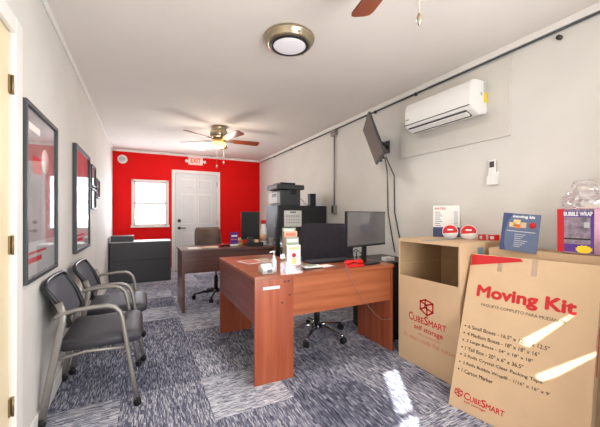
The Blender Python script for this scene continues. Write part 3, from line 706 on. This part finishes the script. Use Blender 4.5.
# navy leaflet board
A_ = Vector((2.115, 1.225, ZB)); B_ = Vector((2.18, 1.03, ZB)); dv = (B_-A_).normalized()
t = thing('leaflet_board', 'slate blue moving kit leaflet board standing beside the bubble wrap', 'sign', A_, math.atan2(dv.y, dv.x))
LT = Matrix.Rotation(-.10, 4, 'X') @ Matrix.Rotation(.09, 4, 'Y')
pt('board', t, lambda b: b.box((0, 0, 0), (.20, .004, .245), 'slate', mtx=LT))
def lp(b):
    b.prism([(0, 0), (.035, 0), (.022, .05), (.02, .12), (.03, .19), (.055, .245), (0, .245)], 0, .001, 'navy', mtx=LT @ frame_mtx((0, 0, 0), (1, 0, 0), (0, 0, 1)))
    for x0, x1, z0, z1, m in ((.04, .075, .155, .185, 'tan'), (.06, .098, .16, .205, 'tan'), (.07, .10, .15, .175, 'orange'), (.10, .13, .155, .19, 'sky'), (.05, .07, .16, .17, 'white')):
        b.box((x0, -.0018, z0), (x1, 0, z1), m, mtx=LT)
    b.lathe([(0, 0), (.018, 0), (.018, .001)], 'redink', mtx=LT @ Matrix.Translation((.163, -.001, .175)) @ Matrix.Rotation(PI/2, 4, 'X'))
    for k in range(7): b.box((.075, -.0012, .03+k*.013), (.11+.012*((k*5) % 4), 0, .034+k*.013), 'lgrey', mtx=LT)
    b.box((.03, -.0012, .127), (.18, 0, .132), 'lgrey', mtx=LT)
pt('print', t, lp)
lettering('heading_lettering', 'moving kit', LT @ frame_mtx((.055, -.001, .213), (1, 0, 0), (0, 0, 1)), .115, .022, 'white', t, .03, lift=.0008)
pt('easel', t, lambda b: b.box((.08, .0, 0), (.13, .003, .17), 'paper', mtx=Matrix.Translation((0, .06, 0)) @ Matrix.Rotation(.2, 4, 'X')))
# bubble wrap pack
t = thing('bubble_wrap_pack', 'pink bubble wrap pack with purple label in a clear bag', 'bubble wrap', (2.193, .935, ZB), math.radians(-78))
pt('roll', t, lambda b: b.prism(rrect(0, 0, .36, .19, .06, 8), .004, .268, 'pink', .01, smooth=True))
def lb(b):
    Ff = frame_mtx((0, -.0015, 0), (1, 0, 0), (0, 0, 1))
    b.box((.03, .012, 0), (.16, .262, .0012), 'photo', mtx=Ff); b.box((.03, .215, .0012), (.16, .25, .0018), 'purple', mtx=Ff)
    b.box((.146, .012, .0012), (.16, .25, .0018), 'purple', mtx=Ff); b.box((.118, .155, .0012), (.142, .185, .0018), 'lgrey', mtx=Ff)
    b.box((.0, .012, -.001), (.032, .262, .0015), 'redink', mtx=Ff); b.box((.032, .085, .0012), (.146, .094, .0017), 'ink', mtx=Ff)
    b.box((.032, .015, .0012), (.15, .06, .0016), 'purple', mtx=Ff)
    P = []
    for k in range(24): a = 2*PI*k/24; r = 1 if k % 2 else .82; P.append((.118+.038*r*math.cos(a), .032+.024*r*math.sin(a)))
    b.prism([(x, max(.004, y)) for x, y in P], .0018, .0026, 'yellow', mtx=Ff)
lab = pt('label', t, lb)
lettering('label_lettering', 'BUBBLE WRAP', frame_mtx((.032, -.0035, .221), (1, 0, 0), (0, 0, 1)), .122, .024, 'white', lab, .03)
def bag(u, v):
    a = 2*PI*u; zz = .262+.165*v
    rx, ry = .195*(1-.35*v**2), .10*(1-.5*v**2)
    p = Vector((.18+rx*math.cos(a), .095+ry*math.sin(a), zz))
    nn = noise.noise_vector(p*14)*.030*min(1, v*4)+noise.noise_vector(p*38)*.012*min(1, v*4)
    q = p+nn; q.y = min(q.y, .20); return q
def bg(b):
    t_ = bmesh.new(); nu, nv = 60, 16
    V = [[t_.verts.new(bag(i/nu, j/nv)) for j in range(nv+1)] for i in range(nu)]
    for i in range(nu):
        for j in range(nv): t_.faces.new([V[i][j], V[(i+1) % nu][j], V[(i+1) % nu][j+1], V[i][j+1]])
    cz = t_.verts.new((.18, .1, .405))
    for i in range(nu): t_.faces.new([V[i][nv], V[(i+1) % nu][nv], cz])
    b._merge(t_, 'film', False)
pt('plastic_bag', t, bg)

# ------------------------------------------------------------------ right wall fixtures
t = thing('air_conditioner', 'white split air conditioner mounted high on the right wall', 'air conditioner', (XR-.016, 1.492, 1.957))
FX = Matrix(((0, 0, 1, 0), (0, 0, 0, 0), (0, 1, 0, 0), (0, 0, 0, 1)))
def side(poly, y0, y1, m, b, bev=.0, smooth=False):   # poly in (x,z), extruded along y
    b.prism([(x, z) for x, z in poly], -y1, -y0, m, bev, mtx=Matrix(((1, 0, 0, 0), (0, 0, -1, 0), (0, 1, 0, 0), (0, 0, 0, 1))), smooth=smooth)
pt('housing', t, lambda b: side([(0, .02), (0, .272), (-.12, .27), (-.17, .262), (-.19, .243), (-.205, .19), (-.205, .06), (-.19, .035), (-.10, .0)], 0, .66, 'white', b, .006))
pt('air_outlet', t, lambda b: (side([(-.11, .001), (-.188, .034), (-.191, .028), (-.113, -.005)], .05, .63, 'charcoal', b), side([(-.203, .058), (-.207, .058), (-.207, .064), (-.203, .064)], .01, .665, 'charcoal', b)))
pt('louver', t, lambda b: (side([(-.135, .004), (-.18, .022), (-.183, .012), (-.138, -.006)], .05, .63, 'white', b, .001),))
pt('spec_label', t, lambda b: (b.box((-.045, -.0012, .18), (-.008, 0, .262), 'lgrey'), b.box((-.045, -.0012, .10), (-.008, 0, .18), 'yellow'), b.box((-.085, -.0012, .15), (-.065, 0, .175), 'lgrey')))
pt('badge', t, lambda b: b.box((-.2065, .61, .105), (-.2045, .645, .112), 'slate'))
mk('mounting_panel', 'large white flat panel on the right wall behind the air conditioner', 'panel', lambda b: b.box((XR-.015, 1.323, 1.766), (XR-.0005, 2.414, 2.36), 'panel', .003))
t = thing('remote_control', 'small white remote in its wall holder below the air conditioner', 'remote', (XR-.001, 1.45, 1.42))
pt('holder', t, lambda b: (b.box((-.012, -.038, -.005), (0, .038, .09), 'white', .004), b.box((-.03, -.038, -.005), (-.026, .038, .06), 'white', .004), b.box((-.03, -.038, -.008), (0, .038, -.002), 'white', .002)))
pt('handset', t, lambda b: b.box((-.026, -.025, 0), (-.010, .025, .185), 'white', .005)); pt('display', t, lambda b: b.box((-.027, -.018, .125), (-.0255, .018, .17), 'charcoal', .0005))
# conduit line
t = thing('conduit', 'thin grey conduit running below the ceiling on the right wall', 'conduit', (XR-.014, .3, 2.383))
pt('pipe', t, lambda b: b.tube([(0, 0, 0), (0, 6.5, 0)], .008, 'charcoal', 8))
for y in (.45, 1.9, 2.5, 4.8, 5.6):
    pt('clip', t, lambda b: b.box((-.011, y, -.02), (.0135, y+.015, .011), 'blackm', .002))
t = thing('junction_box', 'grey metal junction box on the conduit with a pipe running down', 'junction box', (XR-.001, 3.667, 2.35))
pt('box', t, lambda b: b.box((-.05, -.055, -.055), (0, .055, .022), 'silver', .004)); pt('drop_pipe', t, lambda b: b.tube([(-.02, 0, -.05), (-.02, 0, -1.045)], .011, 'silver', 8))
pt('outlet', t, lambda b: (b.box((-.05, -.04, -1.16), (0, .04, -1.04), 'silver', .005), b.box((-.052, -.02, -1.14), (-.048, .02, -1.06), 'blackm', .002)))
mk('conduit_hanger', 'small dark clip below the conduit near the upper right', 'clip', lambda b: (b.cyl((XR-.03, 1.02, 2.335), (XR, 1.02, 2.335), .014, 'blackm', 12),))
# TV
e_ = Vector((.562, .827, 0)).normalized(); A0 = Vector((1.855, 2.253, 2.130)); D0 = Vector((1.974, 2.172, 1.737)); dn = (D0-A0); dn = (dn-e_*dn.dot(e_)); hgt = dn.length
t = thing('television', 'flat television tilted down on a bracket high on the right wall', 'television')
Mt = frame_mtx(A0, e_, dn)      # local x along width, y down, z = x cross y
t.matrix_world = Mt
zf = 1 if (Mt.to_3x3() @ Vector((0, 0, 1))).x < 0 else -1   # screen side
wT = .63
zz = lambda a, c: tuple(sorted((a*zf, c*zf)))
q = zz(0, -.022); pt('housing', t, lambda b: b.box((0, 0, q[0]), (wT, hgt, q[1]), 'black', .004))
q2 = zz(-.001, .0015); pt('screen', t, lambda b: b.box((.012, .012, q2[0]), (wT-.012, hgt-.022, q2[1]), 'tvscreen', .0005))
q3 = zz(-.022, -.045); pt('vesa_plate', t, lambda b: (b.box((.12, .08, q3[0]), (wT-.12, hgt-.05, q3[1]), 'black', .006), b.box((.25, .05, q3[0]), (.28, hgt+.01, q3[1]), 'black', .004), b.box((.42, .05, q3[0]), (.45, hgt+.01, q3[1]), 'black', .004)))
# bracket arm to the wall, in world space then re-expressed locally
inv = Mt.inverted(); c0 = Mt @ Vector((wT*.5, hgt*.55, -.05*zf)); wp = Vector((XR-.022, 2.62, c0.z))
mid = Vector((2.33, 2.54, c0.z))
pt('bracket', t, lambda b: (b.tube([inv @ c0, inv @ mid, inv @ wp], .018, 'black', 8), b.box((XR-.014, 2.585, c0.z-.07), (XR-.001, 2.655, c0.z+.07), 'black', .003, mtx=inv)))
mk('cable', 'nearer of two black cables dropping down the wall from the television', 'cable', lambda b: b.tube([(2.29, 2.49, 1.79), (2.33, 2.49, 1.72), (XR-.02, 2.50, 1.60), (XR-.012, 2.50, 1.2), (XR-.012, 2.42, .9), (XR-.012, 2.38, .775)], .006, 'black', 6))
mk('cable', 'farther of two black cables dropping down the wall from the television', 'cable', lambda b: b.tube([(2.31, 2.53, 1.79), (2.36, 2.55, 1.68), (XR-.02, 2.60, 1.5), (XR-.012, 2.60, 1.2), (XR-.012, 2.53, .9), (XR-.012, 2.50, .775)], .006, 'black', 6))

# ------------------------------------------------------------------ left wall pictures
def picture(label, y0, y1, z0, z1, fw, m_, dep=.03, group=None, fm='charcoal', red=False):
    t = thing('framed_picture', label, 'picture', (XL+.001, y0, z0), 0, group); w_, h_ = y1-y0, z1-z0
    def fr(b):
        b.box((0, 0, 0), (dep, w_, fw), fm, .003); b.box((0, 0, h_-fw), (dep, w_, h_), fm, .003)
        b.box((0, 0, fw), (dep, fw, h_-fw), fm, .003); b.box((0, w_-fw, fw), (dep, w_, h_-fw), fm, .003)
    pt('frame', t, fr)
    pr = pt('print', t, lambda b: b.box((.002, fw-.002, fw-.002), (dep*.45, w_-fw+.002, h_-fw+.002), m_))
    def dec(b):
        x = dep*.45
        b.box((x, fw, fw), (x+.0005, w_-fw, h_*.22), 'lgrey'); b.box((x, w_*.12, h_*.10), (x+.001, w_*.5, h_*.13), 'redink'); b.box((x, w_*.12, h_*.15), (x+.001, w_*.65, h_*.165), 'redink')
        if red:
            b.box((x, w_*.25, h_*.62), (x+.001, w_*.5, h_*.72), 'redink'); b.lathe([(0, 0), (.07, 0), (.07, .001)], 'paper', mtx=Matrix.Translation((x, w_*.62, h_*.72)) @ Matrix.Rotation(PI/2, 4, 'Y'))
            b.box((x, w_*.15, h_*.86), (x+.001, w_*.45, h_*.90), 'paper')
    if w_ > .4: pt('artwork', pr, dec)
    pt('glass', t, lambda b: b.box((dep*.6, fw-.002, fw-.002), (dep*.6+.002, w_-fw+.002, h_-fw+.002), 'picglass'))
picture('large dark framed poster on the left wall above the nearer guest chair', 1.892, 2.50, .84, 1.735, .022, 'poster', red=True)
picture('large framed poster with reddish print above the farther guest chair', 3.12, 3.87, .85, 1.775, .026, 'posterred')
picture('small framed picture, upper one nearest the two posters', 4.0, 4.32, 1.49, 1.73, .02, 'poster')
picture('small framed picture hanging directly below another small frame', 4.0, 4.32, 1.24, 1.47, .02, 'poster')
picture('small framed picture hanging highest toward the red wall', 4.42, 4.68, 1.38, 1.62, .02, 'posterred')

# ------------------------------------------------------------------ back wall fixtures
t = thing('smoke_alarm', 'round white alarm high on the red wall', 'alarm', (-.358, YB, 2.25))
RX = Matrix.Rotation(PI/2, 4, 'X')
pt('housing', t, lambda b: b.lathe([(0, 0), (.085, 0), (.085, .02), (.07, .035), (0, .04)], 'white', mtx=RX)); pt('ring', t, lambda b: b.lathe([(.05, .036), (.05, .041), (.045, .042)], 'lgrey', mtx=RX))
t = thing('exit_sign', 'glowing red exit sign with twin lamps above the back door', 'exit sign', (.99, YB-.001, 2.235))
pt('housing', t, lambda b: b.box((-.145, -.06, 0), (.145, 0, .16), 'exitbox', .006))
lettering('exit_lettering', 'EXIT', frame_mtx((-.10, -.0605, .035), (1, 0, 0), (0, 0, 1)), .20, .10, 'exitglow', t, .04)
for s_ in (-1, 1): pt('lamp_head', t, lambda b: (b.cyl((s_*.175, -.02, .075), (s_*.185, -.07, .065), .026, 'white', 16, r2=.032), b.cyl((s_*.14, -.03, .075), (s_*.18, -.03, .075), .010, 'white', 8)))
pt('glow_panel', t, lambda b: b.box((-.13, -.0608, .015), (.13, -.059, .145), 'exitbox', .0005))

# ------------------------------------------------------------------ ceiling fixtures
t = thing('ceiling_light', 'flush brushed nickel ceiling light in the middle of the ceiling', 'ceiling light', (.93, 1.99, H))
pt('rim', t, lambda b: b.lathe([(.02, 0), (.165, 0), (.178, -.012), (.175, -.03), (.162, -.036), (.162, -.05), (.15, -.062), (.138, -.066), (.130, -.060)], 'nickel', n=40))
pt('inner_ring', t, lambda b: b.lathe([(.139, -.05), (.137, -.066), (.12, -.072), (.115, -.066), (.115, -.05)], 'blackm', n=40)); pt('lens', t, lambda b: b.lathe([(.116, -.055), (.116, -.066), (.10, -.072), (.06, -.077), (0, -.079)], 'lens', n=40))
for k in range(3): pt('clip', t, lambda b: b.cyl((.155*math.cos(.5+k*2.09), .155*math.sin(.5+k*2.09), -.045), (.17*math.cos(.5+k*2.09), .17*math.sin(.5+k*2.09), -.05), .008, 'nickel', 8))
t = thing('ceiling_light', 'lit white oblong ceiling light in front of the exit sign', 'ceiling light', (.93, 5.95, H))
pt('base', t, lambda b: b.box((-.11, -.09, -.015), (.11, .09, 0), 'trim', .005)); pt('diffuser', t, lambda b: b.prism(rrect(-.10, -.08, .10, .08, .04), -.045, -.015, 'glow', .01, smooth=True))
def fan(label, loc, rz, lit, zblade=-.19, chains=((-.04, -.05, .56), (.06, -.05, .50))):
    t = thing('ceiling_fan', label, 'ceiling fan', loc, rz, 'ceiling fans')
    pt('canopy', t, lambda b: b.lathe([(.10, 0), (.11, -.01), (.11, -.03), (.095, -.045), (.12, -.06), (.125, -.12), (.11, -.15), (.07, -.17)], 'nickel', n=32))
    pt('motor_band', t, lambda b: b.lathe([(.085, -.165), (.09, -.175), (.09, -.2), (.05, -.215)], 'brass', n=32))
    for k in range(5):
        R = Matrix.Rotation(2*PI*k/5, 4, 'Z') @ Matrix.Translation((0, 0, zblade)) @ Matrix.Rotation(-.24, 4, 'X')
        bl = pt('blade', t, lambda b: b.prism([(.16, -.035), (.22, -.052), (.4, -.060), (.565, -.066), (.592, -.055), (.60, -.03), (.60, .03), (.592, .055), (.565, .066), (.4, .060), (.22, .052), (.16, .035)], -.004, .004, 'blade', .0015, mtx=R))
        pt('blade_iron', bl, lambda b: (b.box((.07, -.015, -.014), (.19, .015, -.004), 'nickel', .003, mtx=R), b.box((.17, -.035, -.010), (.22, .035, -.004), 'nickel', .003, mtx=R)))
    pt('lamp_shade', t, lambda b: b.lathe([(.045, -.21), (.085, -.225), (.098, -.245), (.092, -.275), (.065, -.30), (0, -.312)], 'lampglass' if lit else 'lens', n=32))
    for s, cy_, l in chains:
        pt('pull_chain', t, lambda b: (b.cyl((s, cy_, -.22), (s, cy_, -l), .0022, 'nickel', 6), b.lathe([(.002, .0), (.009, -.012), (.010, -.03), (.002, -.045)], 'nickel', o=(s, cy_, -l), n=12)))
    return t
camang = -.4713
fan('ceiling fan with lit amber bowl hanging near the red back wall', (.975, 4.5, H), camang+math.radians(25), True)
f2 = fan('ceiling fan with only one wooden blade tip showing at the top edge', (.944, .75, H), math.radians(80.2), False, chains=((.0254, .07, .545),))
light('fan_lamp', 'POINT', 17, (1, .90, .78), (.975, 4.5, 2.05), radius=.16)
light('rear_ceiling_lamp', 'POINT', 9, (1, .96, .93), (.93, 5.8, 2.0), radius=.12)
bpy.context.view_layer.update()
